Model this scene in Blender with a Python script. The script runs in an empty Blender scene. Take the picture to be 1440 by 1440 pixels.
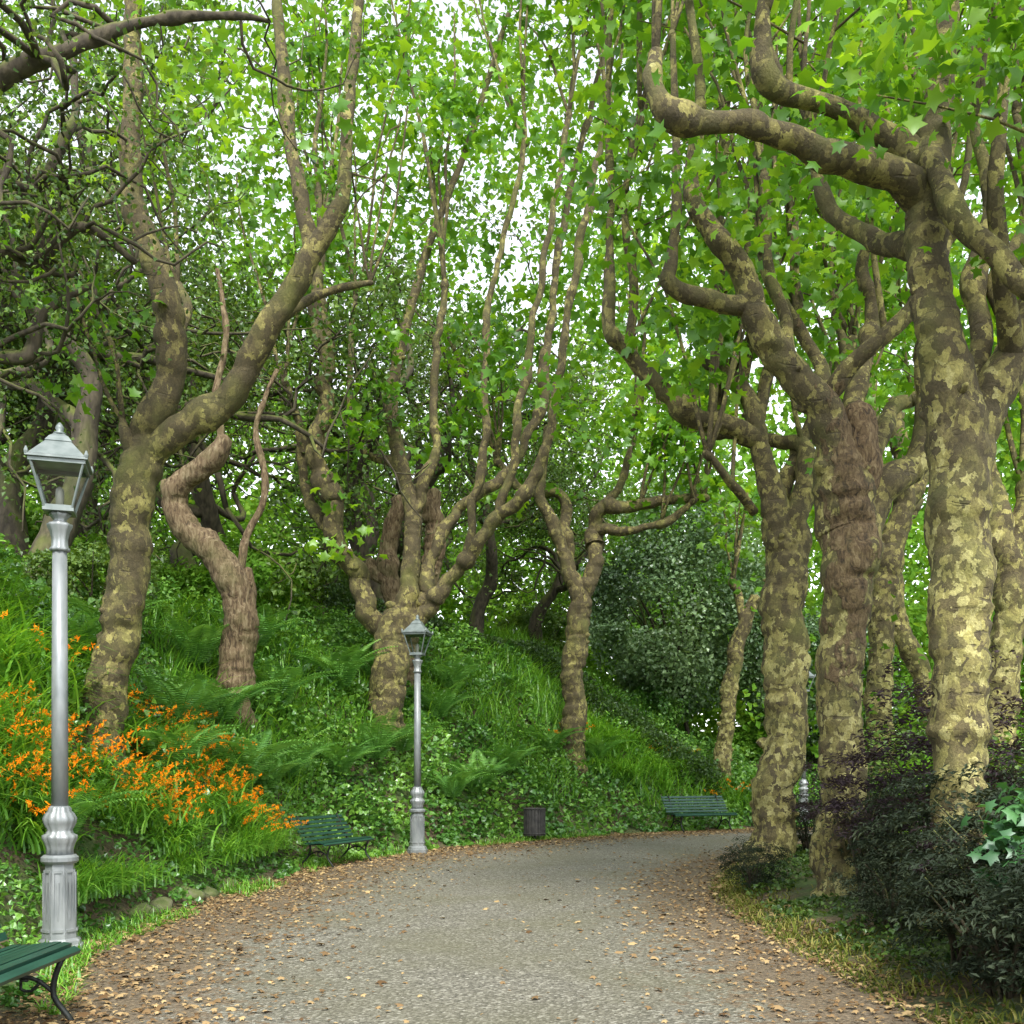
import bpy, math, random
import numpy as np
from mathutils import Vector, Matrix
S=bpy.context.scene
COL=S.collection
rng=np.random.default_rng(7)
CH=1.45
def at(u,v,d):
    return np.array([(u-720)/1440*d, d, CH+(1086-v)/1440*d])

# ---------------- noise
def _h(i,j,k,s):
    n=(i*374761393+j*668265263+k*2147483647+s*1274126177)&0xffffffff
    n=((n^(n>>13))*1274126177)&0xffffffff
    n=(n^(n>>16))&0xffff
    return n/65535.0
def vnoise(P,scale=1.0,seed=0):
    P=np.asarray(P,float)*scale+1000.0
    I=np.floor(P).astype(np.int64); F=P-I; F=F*F*(3-2*F)
    r=0
    for a in (0,1):
        for b in (0,1):
            for c in (0,1):
                w=(F[...,0] if a else 1-F[...,0])*(F[...,1] if b else 1-F[...,1])*(F[...,2] if c else 1-F[...,2])
                r=r+w*_h(I[...,0]+a,I[...,1]+b,I[...,2]+c,seed)
    return r
# ---------------- mesh helpers
def mesh_from(name,V,FL,mat=None,smooth=False,fattr=None,vattr=None):
    me=bpy.data.meshes.new(name)
    V=np.asarray(V,np.float32)
    FL=[np.asarray(f,np.int32) for f in FL if len(f)]
    me.vertices.add(len(V)); me.vertices.foreach_set('co',V.ravel())
    nl=sum(f.size for f in FL); nf=sum(len(f) for f in FL)
    me.loops.add(nl); me.loops.foreach_set('vertex_index',np.concatenate([f.ravel() for f in FL]))
    me.polygons.add(nf)
    tot=np.concatenate([np.full(len(f),f.shape[1],np.int32) for f in FL])
    st=np.concatenate([[0],np.cumsum(tot)[:-1]]).astype(np.int32)
    me.polygons.foreach_set('loop_start',st)
    me.polygons.foreach_set('use_smooth',np.full(nf,smooth,bool))
    if fattr is not None:
        a=me.attributes.new('v','FLOAT','FACE'); a.data.foreach_set('value',np.asarray(fattr,np.float32))
    if vattr is not None:
        a=me.attributes.new('e','FLOAT','POINT'); a.data.foreach_set('value',np.asarray(vattr,np.float32))
    me.update(calc_edges=True)
    if mat: me.materials.append(mat)
    return me
def obj(name,me,loc=(0,0,0),parent=None,rot=0,scale=1,**kw):
    o=bpy.data.objects.new(name,me); COL.objects.link(o)
    o.location=loc; o.rotation_euler=(0,0,rot); o.scale=(scale,)*3
    if parent: o.parent=parent
    for k,v in kw.items(): o[k]=v
    return o
def copy_thing(root,loc,rot=0,scale=1,label=None):
    r=root.copy(); COL.objects.link(r); r.location=loc; r.rotation_euler=(0,0,rot); r.scale=(scale,)*3
    if label: r['label']=label
    def rec(src,dst):
        for c in list(src.children):
            k=c.copy(); COL.objects.link(k); k.parent=dst; rec(c,k)
    rec(root,r)
    return r
class Buf:
    def __init__(s): s.V=[];s.Q=[];s.T=[];s.n=0
    def add(s,V,Q=None,T=None):
        V=np.asarray(V,float)
        if Q is not None and len(Q): s.Q.append(np.asarray(Q)+s.n)
        if T is not None and len(T): s.T.append(np.asarray(T)+s.n)
        s.V.append(V); s.n+=len(V)
    def mesh(s,name,mat,smooth=True,origin=(0,0,0)):
        V=np.concatenate(s.V)-np.asarray(origin)
        FL=[]
        if s.Q: FL.append(np.concatenate(s.Q))
        if s.T: FL.append(np.concatenate(s.T))
        return mesh_from(name,V,FL,mat,smooth)
def catmull(P,step):
    P=np.asarray(P,float); n=len(P)
    if n<3:
        m=max(2,int(np.linalg.norm(P[-1,:3]-P[0,:3])/step)); t=np.linspace(0,1,m+1)[:,None]
        return P[0]*(1-t)+P[-1]*t
    E=np.vstack([2*P[0]-P[1],P,2*P[-1]-P[-2]]); out=[]
    for i in range(n-1):
        a,b,c,d=E[i],E[i+1],E[i+2],E[i+3]
        m=max(1,int(np.linalg.norm(c[:3]-b[:3])/step)); t=(np.arange(m)/m)[:,None]
        out.append(.5*((2*b)+(-a+c)*t+(2*a-5*b+4*c-d)*t*t+(-a+3*b-3*c+d)*t**3))
    out.append(P[-1:]); return np.vstack(out)
def tube(buf,P,sides=12,step=.1,rough=.1,nsc=4,wr=0,close=True,gn=0):
    C=catmull(P,step); p=C[:,:3].copy(); r=np.maximum(C[:,3],.003).copy(); n=len(p)
    if gn>0 and n>6:
        env=np.clip(np.minimum(np.arange(n),n*3)/8,0,1)
        for ax in range(3):
            q=C[:,:3]+ax*37.7; p[:,ax]+=(vnoise(q,1.6,21)-.5)*gn*2.4*r*env+(vnoise(q,4,22)-.5)*gn*1.1*r*env
        r*=1+gn*.45*(vnoise(C[:,:3],2.6,23)-.48)*env+gn*.9*np.clip(vnoise(C[:,:3],3.4,24)-.66,0,1)*3*env
    T=np.gradient(p,axis=0); T/=np.linalg.norm(T,axis=1)[:,None]+1e-9
    u=np.cross(T[0],[0.31,1,.17]); u/=np.linalg.norm(u); U=[u]
    for i in range(1,n):
        u=u-T[i]*np.dot(u,T[i]); u/=np.linalg.norm(u)+1e-9; U.append(u)
    U=np.array(U); W=np.cross(T,U)
    a=np.linspace(0,2*math.pi,sides,endpoint=False)
    D=U[:,None,:]*np.cos(a)[None,:,None]+W[:,None,:]*np.sin(a)[None,:,None]
    base=p[:,None,:]+D*r[:,None,None]
    R=r[:,None]*np.ones(sides)
    if rough>0:
        k=(vnoise(base,nsc,3)-.5)*2*rough+(vnoise(base,nsc*2.7,5)-.5)*rough
        if wr>0:
            zz=base.copy(); zz[...,0]*=.35; zz[...,1]*=.35; zz[...,2]*=2.2
            w=vnoise(zz,5.5,9); k=k-wr*np.clip((.42-w)*3.2,0,1)+wr*np.clip((w-.72)*3,0,1)
            zz[...,2]*=2.2; w=vnoise(zz,6.5,19); k=k-wr*.5*np.clip((.33-w)*5,0,1)
        R=R*(1+k)
    V=p[:,None,:]+D*R[...,None]
    idx=np.arange(n*sides).reshape(n,sides); nx=np.roll(idx,-1,1)
    Q=np.stack([idx[:-1],nx[:-1],nx[1:],idx[1:]],-1).reshape(-1,4)
    V=V.reshape(-1,3)
    V=np.vstack([V,p[-1]+T[-1]*r[-1]*.6,p[0]-T[0]*r[0]*.6]); k=len(V)-2
    Tt=np.vstack([np.stack([idx[-1],nx[-1],np.full(sides,k)],-1),np.stack([nx[0],idx[0],np.full(sides,k+1)],-1)])
    buf.add(V,Q,Tt)
def box(buf,c,s,R=None):
    x,y,z=[k/2 for k in s]
    V=[]
    for sx in(-1,1):
        for sy in(-1,1):
            for sz in(-1,1): V.append((sx*x,sy*y,sz*z))
    V=np.array(V,float)
    if R is not None: V=V@np.array(R).T
    V=V+np.array(c)
    Q=[(0,1,3,2),(4,6,7,5),(0,4,5,1),(2,3,7,6),(0,2,6,4),(1,5,7,3)]
    buf.add(V,Q)
def lathe(buf,prof,sides=24,c=(0,0,0),rot=0,flute=0,nf=8):
    a=np.linspace(0,2*math.pi,sides,endpoint=False)+rot
    V=[]
    for r,z in prof:
        rr=r*(1+flute*np.cos(a*nf))
        V.append(np.stack([rr*np.cos(a)+c[0],rr*np.sin(a)+c[1],np.full(sides,z+c[2])],-1))
    V=np.concatenate(V); n=len(prof)
    idx=np.arange(n*sides).reshape(n,sides); nx=np.roll(idx,-1,1)
    Q=np.stack([idx[:-1],nx[:-1],nx[1:],idx[1:]],-1).reshape(-1,4)
    k=len(V); V=np.vstack([V,[c[0],c[1],prof[0][1]+c[2]],[c[0],c[1],prof[-1][1]+c[2]]])
    T=np.vstack([np.stack([nx[0],idx[0],np.full(sides,k)],-1),np.stack([idx[-1],nx[-1],np.full(sides,k+1)],-1)])
    buf.add(V,Q,T)
# leaves
PL=np.array([(0,.25,.06),(0,0,0),(.33,-.12,-.07),(.28,.12,0),(.55,.30,-.12),(.23,.44,0),(0,.82,-.14),(-.23,.44,0),(-.55,.30,-.12),(-.28,.12,0),(-.33,-.12,-.07)])
PLF=np.array([(0,i,i+1 if i<10 else 1) for i in range(1,11)])
KT=np.array([(0,0,0),(.3,.32,.07),(0,.8,-.08),(-.3,.32,.07)]); KTF=np.array([(0,1,2,3)])
IV=np.array([(0,0,0),(.42,.05,-.05),(.25,.4,.03),(0,.75,-.08),(-.25,.4,.03),(-.42,.05,-.05)]); IVF=np.array([(0,1,2,3),(0,3,4,5)])
ST=np.array([(0,0,0),(.16,.4,.1),(0,.9,-.05),(-.16,.4,.1)])
def leaf_mesh(name,pos,size,mat,tmpl='P',up=.6,vals=None,origin=(0,0,0),r=None,nrm=None):
    r=r or rng
    T,F={'P':(PL,PLF),'K':(KT,KTF),'I':(IV,IVF),'S':(ST,KTF)}[tmpl]
    pos=np.asarray(pos)-np.asarray(origin); N=len(pos)
    size=np.broadcast_to(size,(N,))
    n=r.normal(size=(N,3)); n/=np.linalg.norm(n,axis=1)[:,None]
    n[:,2]+=up
    if nrm is not None: n+=nrm
    n/=np.linalg.norm(n,axis=1)[:,None]
    t=r.normal(size=(N,3)); t-=n*np.sum(n*t,1)[:,None]; t/=np.linalg.norm(t,axis=1)[:,None]
    b=np.cross(n,t)
    V=pos[:,None,:]+size[:,None,None]*(T[None,:,0,None]*t[:,None,:]+T[None,:,1,None]*b[:,None,:]+T[None,:,2,None]*n[:,None,:])
    k=len(T); Fx=(F[None]+(np.arange(N)*k)[:,None,None]).reshape(-1,F.shape[1])
    if vals is None: vals=r.random(N)
    return mesh_from(name,V.reshape(-1,3),[Fx],mat,tmpl=='P',fattr=np.repeat(vals,len(F)))
def blades_arr(base,az,L,lean,w,droop=.25,seg=5):
    N=len(base); t=np.linspace(0,1,seg+1)
    dh=np.stack([np.cos(az),np.sin(az),np.zeros(N)],-1); sd=np.stack([-np.sin(az),np.cos(az),np.zeros(N)],-1)
    h=(L*lean)[:,None]*t**1.7; z=L[:,None]*(t*(1-.3*lean[:,None])-droop*lean[:,None]*t**3.2)
    c=base[:,None,:]+dh[:,None,:]*h[...,None]; c[...,2]+=z
    ww=(w[:,None]*(1-t**2.2)+.001)[...,None]
    V=np.stack([c-sd[:,None,:]*ww,c+sd[:,None,:]*ww],2)
    k=2*(seg+1); q=np.array([(2*i,2*i+1,2*i+3,2*i+2) for i in range(seg)])
    Q=(q[None]+(np.arange(N)*k)[:,None,None]).reshape(-1,4)
    return V.reshape(-1,3),Q,seg,c
# ---------------- materials
def newmat(name):
    m=bpy.data.materials.new(name); m.use_nodes=True; nt=m.node_tree; nt.nodes.clear()
    o=nt.nodes.new('ShaderNodeOutputMaterial'); return m,nt,o
def N(nt,t,**kw):
    n=nt.nodes.new(t)
    for k,v in kw.items():
        if k in n.inputs: n.inputs[k].default_value=v
        else: setattr(n,k,v)
    return n
def ramp(nt,fac,stops,const=False):
    r=nt.nodes.new('ShaderNodeValToRGB'); e=r.color_ramp
    if const: e.interpolation='CONSTANT'
    while len(e.elements)<len(stops): e.elements.new(.5)
    for el,(p,c) in zip(e.elements,stops): el.position=p; el.color=(*c,1)
    nt.links.new(fac,r.inputs[0]); return r.outputs[0]
def mix(nt,f,a,b,mode='MIX'):
    m=nt.nodes.new('ShaderNodeMix'); m.data_type='RGBA'; m.blend_type=mode
    for s,i in ((f,0),(a,6),(b,7)):
        if hasattr(s,'is_output'): nt.links.new(s,m.inputs[i])
        elif i==0: m.inputs[0].default_value=s
        else: m.inputs[i].default_value=(*s,1)
    return m.outputs[2]
def leafmat(name,c0,c1,c2,trans=.45,rough=.45,gloss=.06):
    m,nt,o=newmat(name)
    a=N(nt,'ShaderNodeAttribute',attribute_name='v')
    c=ramp(nt,a.outputs['Fac'],[(0,c0),(.55,c1),(1,c2)])
    p=N(nt,'ShaderNodeBsdfDiffuse'); nt.links.new(c,p.inputs['Color']); out=p.outputs[0]
    if trans>0:
        t=N(nt,'ShaderNodeBsdfTranslucent')
        c2_=mix(nt,1.0,c,(1.4,1.2,.5),'MULTIPLY'); nt.links.new(c2_,t.inputs[0])
        x=N(nt,'ShaderNodeMixShader',Fac=trans)
        nt.links.new(out,x.inputs[1]); nt.links.new(t.outputs[0],x.inputs[2]); out=x.outputs[0]
    if gloss>0:
        g=N(nt,'ShaderNodeBsdfGlossy',Roughness=rough); g.inputs[0].default_value=(.9,.95,1,1)
        x=N(nt,'ShaderNodeMixShader',Fac=gloss); nt.links.new(out,x.inputs[1]); nt.links.new(g.outputs[0],x.inputs[2]); out=x.outputs[0]
    nt.links.new(out,o.inputs[0])
    return m
def surf(name,build,rough=.85,metal=0,bump=None):
    m,nt,o=newmat(name); p=N(nt,'ShaderNodeBsdfPrincipled',Roughness=rough,Metallic=metal)
    c,b=build(nt)
    if hasattr(c,'is_output'): nt.links.new(c,p.inputs['Base Color'])
    else: p.inputs['Base Color'].default_value=(*c,1)
    if b is not None:
        bm=N(nt,'ShaderNodeBump',Strength=bump[0],Distance=bump[1]); nt.links.new(b,bm.inputs['Height']); nt.links.new(bm.outputs[0],p.inputs['Normal'])
    nt.links.new(p.outputs[0],o.inputs[0]); return m
def tc(nt,sc=(1,1,1)):
    t=N(nt,'ShaderNodeTexCoord'); mp=N(nt,'ShaderNodeMapping'); mp.inputs['Scale'].default_value=sc
    nt.links.new(t.outputs['Object'],mp.inputs[0]); return mp.outputs[0]
def noise(nt,v,sc,det=3,dist=0,rough=.5,col=False):
    n=N(nt,'ShaderNodeTexNoise'); n.inputs['Scale'].default_value=sc; n.inputs['Detail'].default_value=det; n.inputs['Distortion'].default_value=dist; n.inputs['Roughness'].default_value=rough
    nt.links.new(v,n.inputs['Vector']); return n.outputs[1 if col else 0]
def warp(nt,v,sc,amt):
    w=noise(nt,v,sc,3,0,.6,True)
    sb=N(nt,'ShaderNodeVectorMath',operation='SUBTRACT'); nt.links.new(w,sb.inputs[0]); sb.inputs[1].default_value=(.5,.5,.5)
    s=N(nt,'ShaderNodeVectorMath',operation='SCALE'); nt.links.new(sb.outputs[0],s.inputs[0]); s.inputs['Scale'].default_value=amt
    ad=N(nt,'ShaderNodeVectorMath',operation='ADD'); nt.links.new(v,ad.inputs[0]); nt.links.new(s.outputs[0],ad.inputs[1]); return ad.outputs[0]
def mathn(nt,op,a,b,c=None):
    n=N(nt,'ShaderNodeMath',operation=op)
    for i,s in enumerate((a,b,c)):
        if s is None: continue
        if hasattr(s,'is_output'): nt.links.new(s,n.inputs[i])
        else: n.inputs[i].default_value=s
    return n.outputs[0]
def plane_bark(name,z0,z1,b0,b1,redz=None):
    def f_(nt):
        v=tc(nt,(1,1,.75)); wv=warp(nt,v,12,.17)
        vo=N(nt,'ShaderNodeTexVoronoi'); vo.inputs['Scale'].default_value=15; nt.links.new(wv,vo.inputs['Vector'])
        s=N(nt,'ShaderNodeSeparateColor'); nt.links.new(vo.outputs['Color'],s.inputs[0])
        big=noise(nt,v,2.6,3,.5)
        t=N(nt,'ShaderNodeTexCoord'); sp=N(nt,'ShaderNodeSeparateXYZ'); nt.links.new(t.outputs['Object'],sp.inputs[0])
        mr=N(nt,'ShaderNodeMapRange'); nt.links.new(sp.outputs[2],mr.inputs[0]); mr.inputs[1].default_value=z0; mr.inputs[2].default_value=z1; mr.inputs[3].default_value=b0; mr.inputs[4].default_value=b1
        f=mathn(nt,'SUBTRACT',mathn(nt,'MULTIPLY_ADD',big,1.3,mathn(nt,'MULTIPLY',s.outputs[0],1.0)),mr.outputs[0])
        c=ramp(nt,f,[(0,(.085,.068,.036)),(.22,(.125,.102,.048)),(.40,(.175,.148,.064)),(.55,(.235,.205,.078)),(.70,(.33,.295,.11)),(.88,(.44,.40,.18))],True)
        fine=noise(nt,v,55,5,0,.7)
        c=mix(nt,1,c,ramp(nt,fine,[(.25,(.5,.5,.48)),(.75,(1.4,1.4,1.3))]),'MULTIPLY')
        med=noise(nt,v,9,5,.4,.65); c=mix(nt,1,c,ramp(nt,med,[(.3,(.72,.72,.7)),(.7,(1.22,1.22,1.15))]),'MULTIPLY')
        hv=tc(nt,(1.6,1.6,7)); hn=noise(nt,hv,2.4,4,.3); sc=ramp(nt,hn,[(.29,(.8,.8,.8)),(.36,(0,0,0))])
        c=mix(nt,sc,c,(.075,.060,.034))
        g=ramp(nt,noise(nt,v,2.3,4),[(.5,(0,0,0)),(.75,(.55,.55,.55))]); c=mix(nt,g,c,(.15,.165,.035))
        h=mathn(nt,'MULTIPLY_ADD',f,-1.0,fine); h=mathn(nt,'MULTIPLY_ADD',sc,-.8,h)
        if redz:
            lo,hi=redz
            up=N(nt,'ShaderNodeMapRange'); nt.links.new(sp.outputs[2],up.inputs[0]); up.inputs[1].default_value=lo; up.inputs[2].default_value=lo+1.6
            dn=N(nt,'ShaderNodeMapRange'); nt.links.new(sp.outputs[2],dn.inputs[0]); dn.inputs[1].default_value=hi; dn.inputs[2].default_value=hi+.5; dn.inputs[3].default_value=1; dn.inputs[4].default_value=0
            xr=mathn(nt,'SUBTRACT',1.0,mathn(nt,'MULTIPLY',mathn(nt,'ABSOLUTE',mathn(nt,'SUBTRACT',sp.outputs[0],.07),None),2.9))
            m_=mathn(nt,'MULTIPLY',mathn(nt,'MULTIPLY',up.outputs[0],dn.outputs[0]),xr)
            m_=mathn(nt,'ADD',m_,mathn(nt,'MULTIPLY',mathn(nt,'SUBTRACT',noise(nt,tc(nt,(1,1,.6)),7,5),.5),2.2))
            mk=ramp(nt,m_,[(.34,(0,0,0)),(.44,(.9,.9,.9))])
            cr=noise(nt,tc(nt,(1,1,.45)),19,6,.9,.65); rc=ramp(nt,cr,[(.36,(.03,.02,.011)),(.48,(.115,.074,.036)),(.60,(.19,.135,.068)),(.74,(.29,.225,.125))])
            c=mix(nt,mk,c,rc); h=mathn(nt,'ADD',h,mathn(nt,'MULTIPLY',mk,mathn(nt,'MULTIPLY',cr,2.5)))
        return c,h
    return surf(name,f_,.88,0,(.9,.02))
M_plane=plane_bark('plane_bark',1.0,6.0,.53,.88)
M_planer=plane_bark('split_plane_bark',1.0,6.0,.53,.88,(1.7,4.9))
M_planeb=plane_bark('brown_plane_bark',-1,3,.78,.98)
def b_gnarl(nt):
    v=tc(nt,(1,1,.3)); n=noise(nt,v,19,6,.7,.6); c=ramp(nt,n,[(.32,(.04,.026,.015)),(.47,(.135,.09,.048)),(.60,(.235,.175,.10)),(.74,(.35,.29,.185))])
    g=ramp(nt,noise(nt,tc(nt),2.2,3),[(.5,(0,0,0)),(.7,(.45,.45,.45))]); return mix(nt,g,c,(.11,.115,.035)),n
M_gnarl=surf('gnarled_bark',b_gnarl,.9,0,(.9,.045))
def b_dead(nt):
    v=tc(nt,(1,1,.45)); n=noise(nt,v,19,6,.9,.65); return ramp(nt,n,[(.36,(.03,.02,.011)),(.48,(.115,.074,.036)),(.60,(.19,.135,.068)),(.74,(.29,.225,.125))]),n
M_dead=surf('dead_wood',b_dead,.9,0,(1,.045))
def b_oak(nt):
    v=tc(nt,(1,1,.4)); n=noise(nt,v,14,4,.4); c=ramp(nt,n,[(.3,(.025,.02,.013)),(.7,(.095,.078,.05))])
    g=N(nt,'ShaderNodeNewGeometry'); sp=N(nt,'ShaderNodeSeparateXYZ'); nt.links.new(g.outputs['Normal'],sp.inputs[0])
    m=mathn(nt,'MULTIPLY_ADD',sp.outputs[2],.6,noise(nt,v,3,3))
    f=ramp(nt,m,[(.6,(0,0,0)),(.95,(.8,.8,.8))])
    return mix(nt,f,c,(.11,.135,.02)),n
M_oak=surf('oak_bark',b_oak,.9,0,(.8,.03))
M_lpl=leafmat('plane_leaf',(.04,.125,.010),(.13,.32,.020),(.31,.54,.04),.52,.4,.03)
M_loak=leafmat('oak_leaf',(.03,.07,.016),(.095,.18,.032),(.21,.33,.065),.35,.4,.03)
M_livy=leafmat('ivy_leaf',(.03,.09,.015),(.09,.235,.034),(.22,.43,.06),.25,.35,.05)
M_grass=leafmat('long_grass',(.07,.20,.022),(.16,.39,.035),(.30,.55,.07),.35,.4,.04)
M_dry=leafmat('verge_grass',(.07,.11,.02),(.17,.20,.04),(.33,.30,.10),.25,.5,0)
M_fern=leafmat('fern_leaf',(.06,.17,.035),(.14,.34,.065),(.26,.50,.12),.3,.4,.03)
M_orange=leafmat('orange_petal',(.82,.17,.008),(.95,.33,.012),(.97,.48,.03),.3,.5,0)
M_gsh=leafmat('grey_green_leaf',(.055,.105,.05),(.135,.235,.10),(.27,.40,.18),.25,.35,.05)
M_dark=leafmat('dark_maple_leaf',(.012,.018,.012),(.03,.044,.026),(.07,.09,.052),.25,.6,.008)
M_purp=leafmat('purple_maple_leaf',(.022,.016,.020),(.05,.036,.044),(.10,.075,.08),.25,.6,.008)
M_wood=leafmat('woodland_leaf',(.055,.13,.022),(.14,.31,.036),(.31,.51,.075),.4,.4,0)
M_fall=leafmat('fallen_leaf',(.10,.06,.03),(.24,.16,.08),(.45,.33,.165),.0,.7,0)
def b_ground(nt):
    v=tc(nt); n=noise(nt,v,1.3,5); n2=noise(nt,v,18,4)
    c=ramp(nt,n2,[(.3,(.04,.028,.016)),(.6,(.11,.08,.045)),(.8,(.2,.15,.08))])
    c2=ramp(nt,n2,[(.3,(.03,.055,.014)),(.7,(.09,.14,.03))])
    return mix(nt,ramp(nt,n,[(.42,(0,0,0)),(.6,(1,1,1))]),c,c2),n2
M_ground=surf('ground_soil',b_ground,.95,0,(.8,.04))
def b_path(nt):
    v=tc(nt); vo=N(nt,'ShaderNodeTexVoronoi'); vo.inputs['Scale'].default_value=52; nt.links.new(v,vo.inputs['Vector'])
    vo2=N(nt,'ShaderNodeTexVoronoi'); vo2.inputs['Scale'].default_value=110; nt.links.new(v,vo2.inputs['Vector'])
    s=N(nt,'ShaderNodeSeparateColor'); nt.links.new(vo.outputs['Color'],s.inputs[0])
    s2=N(nt,'ShaderNodeSeparateColor'); nt.links.new(vo2.outputs['Color'],s2.inputs[0])
    c=ramp(nt,s.outputs[0],[(0,(.032,.030,.023)),(.5,(.128,.120,.093)),(.85,(.25,.238,.19)),(1,(.47,.455,.39))])
    c2=ramp(nt,s2.outputs[0],[(0,(.054,.050,.039)),(.5,(.138,.130,.102)),(1,(.28,.265,.215))])
    c=mix(nt,.4,c,c2)
    big=noise(nt,v,.8,4); c=mix(nt,ramp(nt,big,[(.38,(0,0,0)),(.7,(.5,.5,.5))]),c,(.115,.11,.058))
    mid=noise(nt,v,6,6,0,.75)
    a=N(nt,'ShaderNodeAttribute',attribute_name='e')
    m=mathn(nt,'MULTIPLY_ADD',mid,1.3,a.outputs['Fac'])
    f=ramp(nt,m,[(.93,(0,0,0)),(1.18,(.8,.8,.8))])
    br=ramp(nt,noise(nt,v,40,5),[(.3,(.05,.034,.02)),(.5,(.12,.085,.048)),(.7,(.235,.17,.10))])
    return mix(nt,f,c,br),vo.outputs['Distance']
M_path=surf('gravel',b_path,.95,0,(.7,.014))
M_silver=surf('silver_paint',lambda nt:(ramp(nt,noise(nt,tc(nt,(1,1,.4)),9,5),[(.3,(.17,.19,.195)),(.7,(.32,.34,.345))]),None),.42,.3)
M_lroof=surf('grey_green_paint',lambda nt:(ramp(nt,noise(nt,tc(nt),9,4),[(.3,(.12,.15,.145)),(.7,(.22,.25,.245))]),None),.5,.3)
M_bgreen=surf('green_bench_paint',lambda nt:(ramp(nt,noise(nt,tc(nt,(1,8,8)),3,4),[(.3,(.009,.042,.029)),(.7,(.019,.075,.05))]),None),.4)
M_iron=surf('cast_iron',lambda nt:((.018,.022,.02),None),.55,.4)
M_bin=surf('bin_metal',lambda nt:(ramp(nt,noise(nt,tc(nt),12,3),[(.3,(.025,.025,.025)),(.7,(.07,.066,.06))]),None),.7)
M_stone=surf('mossy_stone',lambda nt:(lambda n:(ramp(nt,n,[(.3,(.06,.09,.02)),(.5,(.11,.13,.045)),(.7,(.16,.15,.10))]),n))(noise(nt,tc(nt),6,5)),.95,0,(.8,.05))
def m_glass():
    m,nt,o=newmat('lantern_glass'); t=N(nt,'ShaderNodeBsdfTransparent'); t.inputs[0].default_value=(.85,.88,.86,1)
    g=N(nt,'ShaderNodeBsdfGlossy',Roughness=.08); g.inputs[0].default_value=(.7,.7,.7,1); x=N(nt,'ShaderNodeMixShader',Fac=.08)
    nt.links.new(t.outputs[0],x.inputs[1]); nt.links.new(g.outputs[0],x.inputs[2]); nt.links.new(x.outputs[0],o.inputs[0]); return m
M_glass=m_glass()

# ---------------- terrain
LE=catmull(np.array([(-2.6,-12,0),(-2.6,2,0),(-2.75,5.9,0),(-3.4,8.2,0),(-3.25,11,0),(-3.0,13.5,0),(-2.85,16.0,0),(-1.7,18.4,0),(0,21,0),(1.2,22.4,0),(3.0,24.0,0),(5,25.3,0),(8,26.8,0),(14,28.6,0),(30,31,0)]),.6)[:,:2]
RE=catmull(np.array([(2.6,-12,0),(2.5,2,0),(2.4,6,0),(2.3,8.5,0),(2.3,11,0),(2.7,13.5,0),(3.7,16.5,0),(5.2,19,0),(7.5,21.3,0),(11,23,0),(16,24.3,0),(32,26,0)]),.6)[:,:2]
def sd(x,y,poly):
    x=np.asarray(x,float);y=np.asarray(y,float); best=np.full(x.shape,1e18); sg=np.ones(x.shape)
    for a,b in zip(poly[:-1],poly[1:]):
        d=b-a; L=d@d; t=np.clip(((x-a[0])*d[0]+(y-a[1])*d[1])/L,0,1)
        dx=x-a[0]-t*d[0]; dy=y-a[1]-t*d[1]; q=dx*dx+dy*dy
        c=d[0]*(y-a[1])-d[1]*(x-a[0]); m=q<best; best=np.where(m,q,best); sg=np.where(m,np.sign(c),sg)
    return np.sqrt(best)*sg
def hgt(x,y,full=False):
    x=np.asarray(x,float); y=np.asarray(y,float)
    s=sd(x,y,LE); r=-sd(x,y,RE)
    m=np.interp(x,[.5,7,14],[1,.36,.25])
    P=np.stack([x,y,x*0],-1)
    n=vnoise(P,.9,1)-.5; n2=vnoise(P,.2,2)-.5
    hl=np.interp(s,[0,.45,2.3,4.4,9,30,300],[-.03,.06,2.5,4.2,5.6,8,10])*m+np.clip(s-.4,0,2)*.18*n+np.clip(s/8,0,1)*1.2*n2
    hr=np.interp(r,[0,.3,1.2,6,60],[-.03,.05,.2,.3,.6])+np.clip(r,0,1)*.12*n
    h=np.where((s>0)&((r<=0)|(s<r)),hl,np.where(r>0,hr,-.03))
    return (h,s,r) if full else h
gx=np.concatenate([-np.geomspace(600,17,28),np.arange(-16,20.01,.22),np.geomspace(21,600,28)])
gy=np.concatenate([-np.geomspace(600,7,24),np.arange(-6,42.01,.22),np.geomspace(43,900,30)])
X,Y=np.meshgrid(gx,gy); Z=hgt(X,Y)
idx=np.arange(X.size).reshape(X.shape)
Q=np.stack([idx[:-1,:-1],idx[:-1,1:],idx[1:,1:],idx[1:,:-1]],-1).reshape(-1,4)
obj('ground',mesh_from('ground',np.stack([X,Y,Z],-1).reshape(-1,3),[Q],M_ground,True),kind='structure',label='leafy soil bank and verges',category='ground')
def resamp(P,n):
    d=np.concatenate([[0],np.cumsum(np.linalg.norm(np.diff(P,axis=0),axis=1))]); t=np.linspace(0,d[-1],n)
    return np.stack([np.interp(t,d,P[:,0]),np.interp(t,d,P[:,1])],-1)
A=resamp(LE,260); B=resamp(RE,260); w=np.linspace(-.03,1.03,22)
PP=A[:,None,:]*(1-w[None,:,None])+B[:,None,:]*w[None,:,None]
jit=(vnoise(np.concatenate([PP,np.zeros(PP.shape[:2]+(1,))],-1),1.5,4)-.5)*.5
PP[:,0,0]+=jit[:,0]; PP[:,-1,0]+=jit[:,-1]
ee=np.broadcast_to(np.abs(w-.5)*2,(260,22))**np.where(w<.5,1.35,1.8)
zz=.012*(1-ee)
idx=np.arange(260*22).reshape(260,22)
Q=np.stack([idx[:-1,:-1],idx[:-1,1:],idx[1:,1:],idx[1:,:-1]],-1).reshape(-1,4)
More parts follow.
